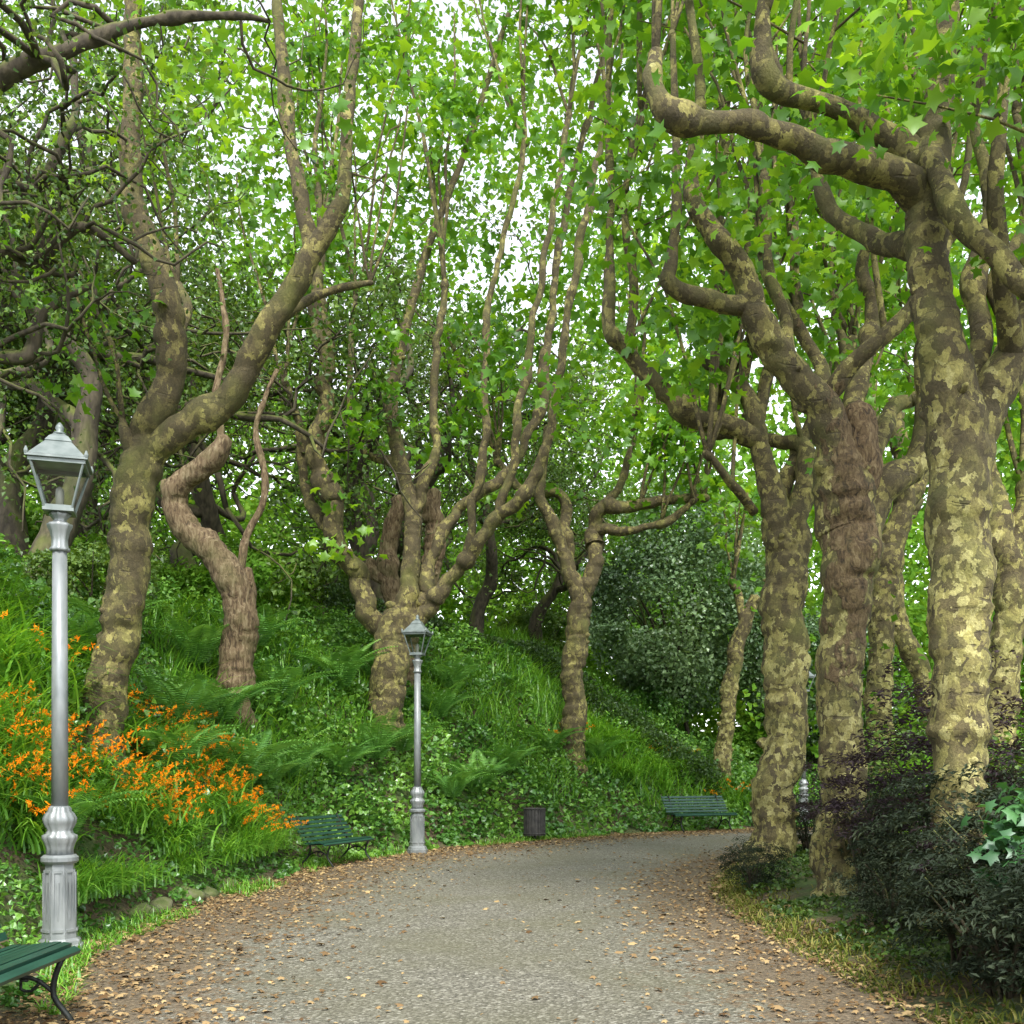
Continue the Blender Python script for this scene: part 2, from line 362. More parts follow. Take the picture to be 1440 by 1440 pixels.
obj('gravel_path',mesh_from('gravel_path',np.concatenate([PP,zz[...,None]],-1).reshape(-1,3),[Q],M_path,True,vattr=(ee*.64).reshape(-1)),kind='structure',label='curving grey gravel footpath with leaf litter',category='path')

# fallen leaves
n=34000
i=rng.integers(0,258,n*2); i=i[(A[i,1]>4)&(A[i,1]<28)][:n]; n=len(i)
t=rng.beta(.7,2.6,n)*.5; t=np.where(rng.random(n)<.36,1-t*.8,t); t=np.where(rng.random(n)<.06,rng.random(n),t); t=t-.035*(t<.5)+.05*(t>.5)
p=A[i]*(1-t[:,None])+B[i]*t[:,None]+rng.normal(0,.12,(n,2))
z=np.maximum(hgt(p[:,0],p[:,1]),.012)+.006+rng.random(n)*.01
obj('fallen_leaves',leaf_mesh('fallen_leaves',np.column_stack([p,z]),rng.uniform(.035,.095,n)*np.where(rng.random(n)<.86,.52,1),M_fall,'P',2.6),kind='stuff',label='dry brown plane leaves scattered on gravel',category='leaves')

# ---------------- plane trees
def plane_tree(depth,branches,label,seed,leaf_n=12,leaf=(.16,.24),shoots=4,shootlen=(3,6),extra=None,bark=None,sides=14,name='plane_tree',up=.5,bare=.35,group='plane trees lining the footpath',crown=True,M=None,fat=1,thin=.40,dead=None,gl=.5,knob=1.35):
    r=np.random.default_rng(seed); buf=Buf(); clusters=[]
    b0=branches[0][0]; bx=(b0[0]-720)/1440*depth; by=depth+b0[2]; bz=float(hgt(bx,by))
    org=np.array([bx,by,bz])
    for bi,br in enumerate(branches):
        P=[]
        for (u,v,dd,rp) in br:
            w_=at(u,v,depth+dd); P.append((*w_,rp/1440*depth*fat))
        if bi==0:
            P[0]=(bx,by,bz-.3,P[0][3]*1.35); P.insert(1,(bx*.98+P[1][0]*.02,by,bz+.12,P[0][3]*.8))
        P=np.array(P); big=P[:,3].max()>.1
        tube(buf,P,32 if bi==0 else (20 if big else sides),.04 if big else .1,.11 if big else .12,4.5 if big else 6,.12 if bi==0 else (.07 if big else 0),gn=.2 if bi==0 else gl)
        if bi==0:
            for q_ in range(14):
                i_=r.integers(1,max(2,len(P)-3)); f_=r.random(); c_=P[i_,:3]*(1-f_)+P[min(i_+1,len(P)-1),:3]*f_; a_=r.random()*6.28; rr_=P[i_,3]
                dn=np.array([math.cos(a_),math.sin(a_),.15]); k_=r.uniform(.4,.85); tube(buf,np.array([(*(c_+dn*rr_*.55),rr_*.38*k_),(*(c_+dn*rr_*.85),rr_*.34*k_),(*(c_+dn*rr_*1.06),rr_*.14*k_)]),10,.03,.25,9)
        tip=P[-1]
        if bi>0 and crown:
            dirn=P[-1,:3]-P[-2,:3]; dirn/=np.linalg.norm(dirn)+1e-9
            tube(buf,np.array([(*(tip[:3]-dirn*tip[3]*1.5),tip[3]*.9),(*tip[:3],tip[3]*knob),(*(tip[:3]+dirn*tip[3]*1.4),tip[3]*.8)]),12,.04,.25,9)
            ns=shoots+1 if r.random()<.8 else shoots
            for k in range(ns):
                L=r.uniform(*shootlen); d=np.array([0,0,1.])+r.normal(0,.17,3)+.25*dirn*(k==0); d/=np.linalg.norm(d)
                src=tip[:3] if k<3 else P[r.integers(len(P)//2,len(P)),:3]
                q=[(*src,tip[3]*.75 if k==0 else min(.042,tip[3]*.65))]; pos=src.copy(); r0=q[0][3]
                m=7
                for j in range(m):
                    d=d+r.normal(0,.11,3); d[2]+=.10; d/=np.linalg.norm(d); pos=pos+d*L/m
                    q.append((*pos,max(.012,r0*(1-(j+1)/m*.70)))); 
                tube(buf,np.array(q),7,.25,.05,8,gn=.6)
                q=np.array(q)
                for t_ in np.arange(bare,1.01,.34/L):
                    f=t_*m; a=int(min(f,m-1)); c=q[a,:3]*(1-(f-a))+q[a+1,:3]*(f-a)
                    if r.random()<.72: clusters.append(c+r.normal(0,.42,3))
                    if r.random()<.25:
                        e=c+r.normal(0,.8,3)*np.array([1,1,.5]); tube(buf,np.array([(*c,.013),(*((c+e)/2+[0,0,.1]),.010),(*e,.006)]),5,.3,0)
                        clusters.append(e)
    root=obj(name,None,org,label=label,category='tree'); 
    if group: root['group']=group
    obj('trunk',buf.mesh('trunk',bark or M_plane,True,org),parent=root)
    if dead:
        b2=Buf()
        for br in dead: tube(b2,np.array([(*at(u,v,depth+dd),rp/1440*depth*fat) for u,v,dd,rp in br]),24,.04,.16,6,.08,gn=.15)
        obj('dead_stub',b2.mesh('dead_stub',M_dead,True,org),parent=root,label='rough brown dead stub on the split trunk')
    if crown:
        C=np.array(clusters)
        if extra is not None: C=np.vstack([C]+[e for e in extra])
        C=C[vnoise(C,.75,seed+60)>thin]
        K=int(leaf_n*1.45); pos=np.repeat(C,K,0)+r.normal(0,1,(len(C)*K,3))*np.array([.27,.27,.13])
        cv=np.repeat(r.random(len(C)),K)*.55+r.random(len(pos))*.28+vnoise(pos,.5,8)*.45-.08
        obj('crown',leaf_mesh('crown',pos,r.uniform(*leaf,len(pos)),M or M_lpl,'P',up,np.clip(cv,0,1),org,r),parent=root)
    return root
def vol(r,n,lo,hi,sc,th,seed=0):
    p=r.uniform(lo,hi,(n,3)); return p[vnoise(p,sc,seed)>th]
R=np.random.default_rng(5)
ex=[vol(R,560,(1.1,6.2,6.4),(5.4,10.5,9.8),.7,.5,11),vol(R,170,(.9,5.6,5.85),(4.4,8.0,6.9),.8,.53,12),vol(R,130,(1.0,7.0,9.0),(4.5,9,11),.7,.45,15)]
plane_tree(8.0,[
 [(1345,1340,0,44),(1348,1200,0,43),(1350,1000,0,43),(1352,850,0,45),(1352,700,0,47),(1350,610,0,49),(1328,520,-.05,38),(1310,420,-.05,34),(1303,310,0,32),(1303,250,0,28),(1318,120,.1,22),(1332,0,.2,17),(1325,-160,.3,12)],
 [(1300,285,0,27),(1240,250,-.1,25),(1150,215,-.3,22),(1060,180,-.5,18),(985,178,-.6,17),(935,165,-.7,20),(915,125,-.7,14),(922,80,-.6,9)],
 [(1295,230,.0,22),(1250,190,.1,20),(1180,150,.0,16),(1110,130,-.2,15),(1080,100,-.3,18),(1075,50,-.3,13),(1078,0,-.3,9)],
 [(1358,680,0,38),(1392,590,.05,37),(1428,500,.1,33),(1462,400,.2,30),(1490,300,.4,24),(1510,150,.5,18)],
 [(1300,205,0,18),(1345,300,-.4,16),(1400,355,-.5,16),(1450,410,-.6,16),(1530,440,-.6,13)],
 [(1300,350,.1,22),(1230,345,.6,18),(1175,305,.9,15),(1150,255,1.0,12),(1140,180,1.1,8)],
 [(1360,620,.15,26),(1378,500,.3,20),(1368,400,.5,16),(1392,290,.7,12),(1370,180,.9,8)],
 [(1425,510,.1,20),(1412,400,-.2,16),(1395,250,-.3,12),(1410,80,-.2,8)],
 [(1440,470,.1,18),(1400,400,.5,13),(1440,300,.7,10),(1430,150,.8,7)],
 ],'thick plane tree with flaking bark and spreading limbs',1,11,(.10,.17),3,(2,3.5),extra=ex,bare=.3,fat=.88)
ex=[vol(R,290,(1.5,9.5,8.4),(6.8,13.5,13),.6,.5,21),vol(R,60,(1.8,10,4.8),(3.2,12,7.5),.8,.6,22),vol(R,110,(4,11.5,5.2),(8,15,9),.6,.5,23)]
plane_tree(10.8,[
 [(1180,1290,0,42),(1182,1150,0,39),(1184,1000,0,38),(1187,850,0,41),(1190,770,0,48),(1187,700,0,50),(1170,635,0,34),(1148,570,-.1,28),(1110,525,-.1,25),(1075,470,-.2,23),(1052,400,-.2,20),(1010,340,-.3,18),(978,285,-.3,15),(975,230,-.2,12),(985,140,-.1,9),(968,0,0,7)],
 [(1195,770,0,34),(1225,710,0,31),(1262,680,.1,27),(1295,630,.1,23),(1312,560,.2,20),(1300,480,.3,15),(1310,380,.3,10)],
 [(1155,570,0,16),(1195,515,-.2,15),(1245,470,-.3,14),(1290,425,-.3,12),(1335,330,-.2,9)],
 [(1050,430,-.2,17),(1000,420,-.3,15),(942,400,-.4,14),(945,365,-.4,10),(952,250,-.4,7),(945,50,-.3,5)],
 [(1175,640,.2,18),(1160,540,.6,15),(1130,480,.8,12),(1085,400,.9,11),(1070,350,.9,8)],
 [(1190,650,.3,18),(1215,500,.9,15),(1225,430,1.0,15),(1215,380,1.0,11),(1230,250,1,7)],
 [(1225,700,.2,18),(1250,580,1.2,14),(1290,560,1.4,11)],
 [(1110,530,0,12),(1100,440,.4,10),(1080,350,.5,9),(1075,250,.5,7)],
 ],'plane tree with split trunk, dead stub and peeling bark',2,9,(.13,.21),3,(2.5,4.5),extra=ex,fat=.84,bark=M_planer,dead=[[(1202,740,.06,34),(1206,680,.0,33),(1208,630,-.02,31),(1208,590,-.02,28),(1208,572,-.02,22)]])
ex=[vol(R,135,(.8,13,9),(4.8,17,15),.5,.49,31),vol(R,55,(1.2,13,4.9),(3.2,15,8.6),.7,.57,32),vol(R,100,(4.5,15.5,6),(9.5,19,11),.5,.48,33)]
plane_tree(14.5,[
 [(1080,1225,0,36),(1092,1120,0,36),(1102,980,0,36),(1104,880,0,36),(1100,790,0,34),(1085,700,0,22),(1068,620,0,17),(1052,560,.1,14),(1020,525,.2,13),(985,510,.2,10)],
 [(1070,620,0,18),(1030,605,-.1,17),(975,590,-.3,16),(920,545,-.5,14),(880,495,-.6,12),(855,472,-.7,13),(850,440,-.7,9),(858,300,-.7,6),(855,120,-.6,5)],
 [(1110,790,0,26),(1125,700,0,20),(1130,630,.2,15),(1080,620,.6,12),(1010,610,.8,8)],
 [(1095,700,.2,16),(1130,620,.5,14),(1160,560,.6,12),(1200,480,.8,9)],
 [(1065,600,0,12),(1090,500,.3,11),(1120,440,.4,10),(1115,300,.4,7)],
 [(882,500,-.6,8),(890,400,-.6,7),(878,280,-.6,6),(900,160,-.5,5)],
 [(1000,595,-.2,8),(1005,480,-.2,7),(1010,350,-.2,6),(1020,200,-.2,5)],
 [(1040,560,.2,8),(1060,450,.3,7),(1050,300,.4,6),(1070,180,.4,5)],
 [(1060,720,0,8),(1030,680,-.4,7),(995,640,-.6,6)],
 ],'tall plane tree with mottled bark at the path edge',3,9,(.16,.25),4,(3,6),extra=ex,fat=.84)
plane_tree(17.5,[[(1240,1130,0,19),(1238,950,0,18),(1245,800,0,19),(1270,700,0,15),(1260,560,0,12)],[(1245,800,0,14),(1200,700,0,12),(1190,520,0,9)],[(1265,720,0,12),(1310,620,.5,10),(1300,480,.5,8)]],'slender plane tree with pale mottled trunk behind larger ones',4,11,(.18,.27),5,(3,6))
plane_tree(13.5,[[(1408,1130,0,24),(1412,950,0,22),(1420,820,0,23),(1405,740,0,18),(1380,640,.3,14)],[(1420,800,0,16),(1445,700,0,14),(1460,560,0,10)]],'plane tree with mottled trunk among bright foliage',5,10,(.17,.26),5,(3,5))
plane_tree(21,[[(1330,1120,0,14),(1300,960,0,14),(1265,880,0,14),(1258,780,0,12),(1290,700,0,10)],[(1258,800,0,10),(1225,700,0,8),(1230,560,0,6)]],'leaning plane tree with pale trunk',6,12,(.2,.3),6,(4,7))
# left trees
ex=[vol(R,80,(-6.2,11,9.3),(-1.5,15,12.5),.6,.54,41)]
plane_tree(12,[
 [(140,1040,0,34),(155,950,0,33),(172,850,0,32),(186,740,0,31),(197,660,0,33),(212,610,0,27),(236,545,-.1,24),(238,470,-.15,24),(226,400,-.2,22),(203,330,-.2,20),(188,270,-.2,17),(187,120,-.2,15),(187,-60,-.1,12)],
 [(200,650,0,24),(250,612,-.1,22),(310,570,-.2,22),(350,510,-.3,21),(390,440,-.4,19),(430,375,-.5,17),(465,310,-.5,16),(484,270,-.5,12),(488,180,-.5,10),(500,60,-.4,9),(508,-60,-.3,7)],
 [(440,355,-.5,14),(425,300,-.4,12),(412,220,-.3,11),(400,100,-.2,10),(388,-20,-.1,8)],
 [(375,465,-.3,12),(405,440,-.1,9),(450,412,.2,7),(520,398,.5,4)],
 [(235,500,.2,11),(262,440,.6,7),(250,400,.8,6)],
 [(195,660,0,18),(180,620,-.1,12),(174,596,-.1,6)],
 ],'leaning plane tree forking into long bare limbs on flowering bank',7,8,(.14,.21),2,(2,4),extra=ex,bare=.5,fat=.86,bark=M_planeb,gl=.35,knob=1.1)
plane_tree(17.5,[
 [(328,1020,0,27),(334,940,0,25),(341,880,0,24),(334,828,0,23),(306,785,0,21),(272,750,.1,19),(249,718,.1,18),(246,692,.05,17),(262,672,.0,16),(288,655,-.1,15),(308,635,-.1,14),(316,618,-.1,11)],
 [(340,870,0,14),(352,835,.1,10),(350,800,.1,7)],[(252,715,.1,12),(236,698,.2,9),(232,680,.2,6)],[(298,650,0,9),(310,618,.1,6),(304,560,.1,5),(318,470,.2,4),(305,380,.3,3)],[(330,850,.1,9),(345,760,.4,6),(372,690,.6,5),(362,600,.7,4),(390,520,.8,3)]],
 'old gnarled brown trunk twisted to a broken stub',8,bark=M_gnarl,name='gnarled_tree',crown=False,group=None,fat=1,gl=.4)
ex=[vol(R,340,(-4.8,18,8.2),(2.4,24,17),.4,.51,51),vol(R,110,(-3.8,18.5,5.6),(1.6,22.5,9),.55,.56,52)]
plane_tree(21,[
 [(545,1060,0,28),(546,980,0,26),(550,910,0,27),(560,870,0,25),(575,820,0,15),(580,720,.1,13),(560,640,.2,11),(552,570,.2,11),(565,480,.2,8),(605,340,.3,6),(655,210,.4,5),(715,20,.6,4)],
 [(552,905,0,18),(520,860,0,15),(485,780,-.2,15),(458,700,-.3,14),(438,640,-.4,14),(452,570,-.4,12),(462,510,-.4,11),(448,440,-.4,10),(450,330,-.4,7)],
 [(565,890,0,16),(610,840,-.2,12),(655,790,-.4,11),(690,735,-.5,10),(740,690,-.7,9),(770,600,-.8,7),(800,440,-.9,6),(835,250,-1,5),(850,180,-1,4)],
 [(590,850,0,10),(640,720,.5,9),(700,680,.6,8),(760,560,.8,7),(790,330,.9,6),(850,60,1,4)],
 [(575,740,.1,9),(610,640,.0,7),(610,520,0,6),(625,400,0,5)],
 [(500,800,-.2,8),(430,700,.2,7),(420,600,.3,6),(400,540,.4,5)],
 [(560,650,.2,8),(510,640,.3,7),(490,560,.4,5),(500,420,.5,4)],
 [(700,735,-.5,7),(735,560,-.4,6),(760,400,-.3,5),(800,160,-.2,4)],
 [(655,790,-.4,7),(680,600,-.3,6),(690,430,-.3,5),(740,200,-.2,4)],
 ],'many stemmed plane tree with upright shoots beside a lamp post',9,11,(.17,.27),3,(3.5,7),extra=ex,bark=M_planeb,fat=.92,thin=.40,gl=.75)
# broken old tree behind it
plane_tree(23,[
 [(572,960,0,17),(570,900,0,16),(590,850,0,16),(604,800,.1,15),(612,750,.1,15),(608,712,.1,14),(612,690,.1,9)],
 [(570,880,0,13),(548,830,.1,14),(552,780,.2,14),(556,740,.2,13),(553,704,.2,9)],
 [(545,820,0,8),(528,800,.1,9),(524,785,.1,6)]],
 'pale broken dead trunk with two jagged stubs',12,bark=M_gnarl,name='dead_tree',crown=False,group=None,fat=1,gl=.5)
ex=[vol(R,165,(-.5,22.5,7.8),(6,28,13.5),.4,.51,61)]
plane_tree(25,[
 [(803,1090,0,19),(806,1000,0,17),(808,930,0,19),(815,850,0,17),(800,800,0,12),(778,740,0,10),(760,690,0,8),(770,600,0,6)],
 [(815,850,0,12),(835,800,0,11),(842,740,0,11),(850,715,-.2,10),(900,710,-.4,8),(950,700,-.6,7),(990,700,-.7,5)],
 [(842,745,0,9),(880,745,-.5,6),(930,735,-.7,5),(975,705,-.8,4)],
 [(800,790,.2,8),(790,700,.5,8),(740,690,.8,7),(700,650,1,5)],
 [(845,720,0,8),(880,660,.3,6),(900,560,.4,5)]],
 'small plane tree with knotted trunk and flat spreading limbs',10,11,(.18,.28),4,(2,4.2),extra=ex,bark=M_planeb,fat=.92,gl=.6)
plane_tree(28,[[(1015,1095,0,12),(1022,1000,0,11),(1032,930,0,11),(1048,870,0,10),(1062,840,0,8)],[(1045,880,0,7),(1030,820,0,5)]],'thin leaning plane tree beside evergreen bush',11,11,(.2,.3),4,(2,4))

# ---------------- oaks
def oak_mesh(seed,H=11,r0=.32,twist=.5,kl=26,leaf=(.09,.15),tm='K'):
    r=np.random.default_rng(seed); buf=Buf(); cl=[]
    def grow(p,d,L,rad,lv):
        m=7 if lv<3 else 5; P=[(*p,rad)]; pos=np.array(p,float); kids=[]
        for j in range(m):
            d=d+r.normal(0,twist*(.6 if lv==0 else 1.1),3); d[2]+=.14 if lv<2 else .04
            d/=np.linalg.norm(d); pos=pos+d*L/m; rr=rad*(1-.6*(j+1)/m); P.append((*pos,rr))
            if lv<3 and j>=(3 if lv==0 else 1) and r.random()<(.95 if lv==0 else .62): kids.append((pos.copy(),d.copy(),rr))
            if lv==3 or (lv==2 and j>3): cl.append(pos.copy())
        tube(buf,np.array(P),[12,9,6,4][lv],[.18,.22,.25,.4][lv],.16 if lv<2 else 0,3)
        for (q,dd,rr) in kids:
            nd=dd+r.normal(0,.8,3); nd[2]*=.6; nd/=np.linalg.norm(nd); grow(q,nd,L*r.uniform(.55,.8),max(rr*.68,.014),lv+1)
        if lv<3: grow(pos,d,L*.6,rad*.38,lv+1)
    d0=np.array([r.normal(0,.3),r.normal(0,.3),1.]) 
    grow((0,0,-.4),d0/np.linalg.norm(d0),H*.5,r0,0)
    C=np.array(cl); C=C[vnoise(C,.4,seed)>.41]
    pos=np.repeat(C,kl,0)+r.normal(0,1,(len(C)*kl,3))*np.array([.30,.30,.17])
    v=np.clip(np.repeat(r.random(len(C)),kl)*.5+r.random(len(pos))*.4+.15*vnoise(pos,.4,3),0,1)
    return buf.mesh('trunk',M_oak),leaf_mesh('crown',pos,r.uniform(*leaf,len(pos)),M_loak,tm,.5,v,r=r),len(pos)
OM=[oak_mesh(100+k,H=[11,12,10,13][k],r0=.27,kl=22) for k in range(4)]
for k,(x,y,v,rot,sc) in enumerate([(-7.6,16.5,0,0,1.2),(-10.2,20.5,1,1,1.35),(-5.6,22.5,2,2,1.2),(-12,14.5,3,3,1.1),(-7.7,27,3,4.2,1.3),(-3.2,28.5,0,2.2,1.25),(-.9,33,1,5,1.0),(1.0,35,2,4,1.0),(-14.5,23,2,5.5,1.4),(-6,37,1,.4,1.3),(-13,33,0,3.3,1.4),(-10.5,24,1,2.9,1.3),(-4.6,33,3,1.2,1.2)]):
    ro=obj('oak_tree',None,(x,y,float(hgt(x,y))),rot=rot,scale=sc,label='twisted mossy oak with small dark leaves on the bank',category='tree',group='oak trees on the wooded bank')
    obj('trunk',OM[v][0],parent=ro); obj('crown',OM[v][1],parent=ro)
# mossy limb oak, near left
buf=Buf(); org=np.array([-7.6,9.5,float(hgt(-7.6,9.5))])
rr=np.random.default_rng(77); cl=[]
def mb(L,d,sub=3):
    P=np.array([(*at(u,v,d+dd),rp/1440*d) for u,v,dd,rp in L]); C=catmull(P,.35); C[1:-1,:3]+=rr.normal(0,.085,(len(C)-2,3)); tube(buf,C,12,.08,.22,5,gn=.5)
    for k in range(sub*4):
        i=rr.integers(1,len(C)); p=C[i,:3].copy(); dd=rr.normal(0,1,3); dd[2]=abs(dd[2])*.5; dd/=np.linalg.norm(dd); r0=min(.035,C[i,3]*.5); Q=[(*p,r0)]
        for j in range(11):
            dd=dd+rr.normal(0,.6,3); dd/=np.linalg.norm(dd); p=p+dd*.22; Q.append((*p,r0*(1-j/12)))
            if j>2: cl.append(p.copy())
        tube(buf,np.array(Q),6,.12,.1,5)
tube(buf,np.array([(*(org-[0,0,.3]),.4),(*(org+[.1,0,1.5]),.33),(*(org+[-.1,.1,3.2]),.3),(*(org+[.2,0,5]),.24),(*(org+[0,.2,7]),.15)]),16,.1,.15,3)
mb([(-330,330,0,26),(-180,190,-.2,22),(-60,120,-.3,17),(10,85,-.3,15),(50,45,-.3,13),(110,50,-.2,11),(170,28,0,9),(250,40,.2,7),(320,15,.3,5),(380,30,.4,3)],9.5,6)
mb([(-300,420,0,14),(-120,400,.3,11),(0,370,.5,9),(70,385,.6,8),(120,345,.7,7),(190,370,.8,5)],10,4)
mb([(-250,240,0,12),(-60,230,.4,9),(40,265,.6,8),(60,200,.7,7),(110,130,.8,6),(100,50,.9,5)],10,4)
mb([(-250,560,0,12),(-60,540,.4,10),(20,480,.6,8),(60,430,.7,7),(130,400,.8,5)],10,3)
C=np.array(cl); C=C[vnoise(C,.8,5)>.4]; pos=np.repeat(C,24,0)+rr.normal(0,.2,(len(C)*24,3))
ro=obj('oak_tree',None,org,label='oak with thick moss covered limb reaching over the bank',category='tree',group='oak trees on the wooded bank')
obj('trunk',buf.mesh('trunk',M_oak,True,org),parent=ro)
obj('crown',leaf_mesh('crown',pos,rr.uniform(.05,.09,len(pos)),M_loak,'K',.5,None,org),parent=ro)

# ---------------- background woodland
R=np.random.default_rng(9)
ps=[]
for lo,hi,nn,sc,th in [((-60,48,2),(70,75,30),90000,.16,.40),((14,20,0),(40,50,20),45000,.22,.43),((-50,20,6),(-17,50,27),42000,.18,.45),((5.5,16,2.5),(14,30,9),16000,.45,.48),((9,9,.2),(20,20,11),26000,.35,.45),((-22,36,10),(26,46,38),80000,.3,.49),((-25,39,4),(10,46,13),40000,.4,.34),((8.5,27.5,0),(30,36,10),26000,.4,.36),((3,36,0),(20,44,9),22000,.5,.28)]:
    p=R.uniform(lo,hi,(nn,3)); m=vnoise(p,sc,5)*.7+vnoise(p,sc*3,6)*.3
    top=hi[2]*(.7+.5*vnoise(np.column_stack([p[:,:2],p[:,0]*0]),.13,2)); p=p[(m>th)&(p[:,2]<top)]
    h,s,r_=hgt(p[:,0],p[:,1],True); ps.append(p[(p[:,2]>h)&((s>.8)|(r_>1.6))])
p=np.concatenate(ps); d=np.linalg.norm(p[:,:2],axis=1)
obj('woodland',leaf_mesh('woodland',p,np.clip(d*.0105,.18,.7)*R.uniform(.6,1.2,len(p)),M_wood,'K',.5,np.clip(vnoise(p,.6,3)*.8+.35*R.random(len(p))-.05,0,1)),kind='stuff',label='distant mixed green woodland foliage',category='woodland')

# ---------------- shrubs
def shrub_mesh(seed,rx,rz,n,leaf,mat,tm,sc=1.6,th=.42,stems=9,zb=.05,bark=None,lum=(.55,.65),tiers=0,up=.5):
    r=np.random.default_rng(seed); q=r.normal(size=(n*4,3)); q/=np.linalg.norm(q,axis=1)[:,None]; q*=r.uniform(.35,1,(len(q),1))**.6
    q[:,2]=q[:,2]*.5+.5
    lump=lum[0]+lum[1]*vnoise(q*np.array([rx,rx,rz]),1.6/max(rx,.5),seed)
    p=q*np.array([rx,rx,rz])*lump[:,None]; p[:,2]+=zb*rz
    p=p[vnoise(p*np.array([1,1,2.2 if tiers else 1]),sc,seed+1)>th][:n]
    if tiers:
        rad=np.hypot(p[:,0],p[:,1]); off=.12*vnoise(p*np.array([1,1,0]),2.2,seed+9)
        zt=p[:,2]+.25*rad**2/rx+off; zt=np.round(zt/tiers)*tiers; p[:,2]=np.maximum(zt-.25*rad**2/rx-off+r.normal(0,.03,len(p)),.04)
    b=Buf()
    for k in range(stems):
        a=r.random()*6.28; e=np.array([math.cos(a)*rx*.55,math.sin(a)*rx*.55,rz*r.uniform(.5,.75)+zb*rz*.5]); 
        m=e*.5*np.array([.6,.6,1.1])+r.normal(0,.06*rx,3)
        tube(b,np.array([(r.normal(0,.05*rx),r.normal(0,.05*rx),-.1,.018*rx+.006),(*m,.011*rx+.004),(*e,.005)]),6,.15,.1)
    v=np.clip(.75*vnoise(p,1.6/max(rx,.6),seed+4)+.4*r.random(len(p)),0,1)
    nr=p*np.array([1,1,.6])/max(rx,rz)
    return b.mesh('stems',bark or M_oak),leaf_mesh('foliage',p,r.uniform(leaf*.6,leaf*1.2,len(p)),mat,tm,up,v,r=r,nrm=nr)
def put_shrub(ms,x,y,label,name='shrub',rot=0,sc=1,dz=0,group=None,cat='shrub'):
    ro=obj(name,None,(x,y,float(hgt(x,y))+dz),rot=rot,scale=sc,label=label,category=cat)
    if group: ro['group']=group
    obj('stems',ms[0],parent=ro); obj('foliage',ms[1],parent=ro); return ro
big=shrub_mesh(1,3.6,7.8,34000,.19,M_gsh,'K',.9,.36,14)
put_shrub(big,5.0,31.5,'large rounded evergreen bush with grey green leaves','evergreen_bush',group='evergreen bushes')
put_shrub(big,9.6,32,'large rounded evergreen bush with grey green leaves','evergreen_bush',2,.85,group='evergreen bushes')
dk=shrub_mesh(2,.95,1.35,7800,.066,M_dark,'S',3.4,.48,14,tiers=.2,up=1.0,lum=(.4,.95)); pu=shrub_mesh(3,.7,1.25,3200,.07,M_purp,'S',3.6,.50,10,zb=.45,tiers=.22,up=1.0,lum=(.35,1.0))
g='dark maple shrubs along the verge'
for x,y,ms,sc,rot in [(2.95,6.2,dk,.8,0),(3.35,6.7,dk,1.05,2),(3.15,5.4,dk,.8,5),(2.8,11.9,dk,.5,1),(3.35,9.7,pu,.95,.5),(3.85,9.2,pu,1.2,2.5),(3.7,7.5,dk,1.1,4),(3.1,8.3,dk,.55,3),(3.5,8.9,dk,.7,.3),(3.95,10.6,dk,.95,1.7),(4.2,8.6,pu,1.2,4),(3.0,6.9,pu,.6,1.4),(4.55,15.6,dk,.85,2.2),(4.3,14.2,pu,.8,3.1),(4.7,12.4,dk,1.0,.9)]:
    put_shrub(ms,x,y,'low feathery dark leaved maple shrub under plane trees' if ms is dk else 'sparse purple leaved maple shrub against mottled trunks','maple_shrub',rot,sc,group=g)
M_yng=leafmat('young_maple_leaf',(.02,.07,.022),(.045,.15,.04),(.09,.24,.07),.3)
bl=shrub_mesh(6,.55,1.0,520,.115,M_yng,'P',2,.3,9,zb=.5)
put_shrub(bl,3.15,5.95,'young sapling with broad bluish green leaves','sapling',0,1,0,cat='sapling')
gs=[shrub_mesh(20,.9,1.0,3600,.1,M_livy,'I',2.2,.42,8),shrub_mesh(21,1.1,1.5,4600,.11,M_wood,'I',1.8,.42,8),shrub_mesh(22,1.3,1.9,6500,.11,M_loak,'K',1.6,.4,8)]
R=np.random.default_rng(33)
for k in range(54):
    while True:
        x=R.uniform(-13,11); y=R.uniform(7,38); h,s,r_=hgt(x,y,True)
        if 2.4<s<16 and not(s<5 and R.random()<.5) and not(-4.5<x<4.2 and 21<y<36): break
    v=R.choice([0,0,1,1,1,1,2])
    put_shrub(gs[v],x,y,['low ivy covered bush on the bank','bright green bush on the bank','dense dark green bush on the bank'][v],'bush',R.random()*6,R.uniform(.45,1.0) if s<5 else R.uniform(.8,1.4),-.15,'bushes on the wooded bank')
for x,y,v,sc in [(5.5,12.5,1,1.2),(6.5,15,2,1.2),(7.5,17.5,1,1.3),(5.2,9.8,2,1.),(8.5,12,2,1.6),(10,18.8,1,1.6),(6.5,10.2,1,1.3),(4.9,8.2,1,.9)]:
    put_shrub(gs[v],x,y,'green bush growing behind the plane trees','bush',x,sc,-.1,'bushes behind the tree row')
R=np.random.default_rng(4)
t=R.random(20000); hx=-5+t*10.5; hy=27.6+.6*np.sin(t*4)+R.uniform(-.45,.45,len(t)); hz=hgt(hx,hy)+R.random(len(t))*.95
hp=np.column_stack([hx,hy,hz]); o0=np.array([0,27.6,float(hgt(0,27.6))])
obj('hedge',leaf_mesh('hedge',hp,R.uniform(.08,.14,len(t)),M_loak,'K',.4,.45*R.random(len(t)),o0),o0,label='dark clipped hedge across the top of bank',category='hedge')

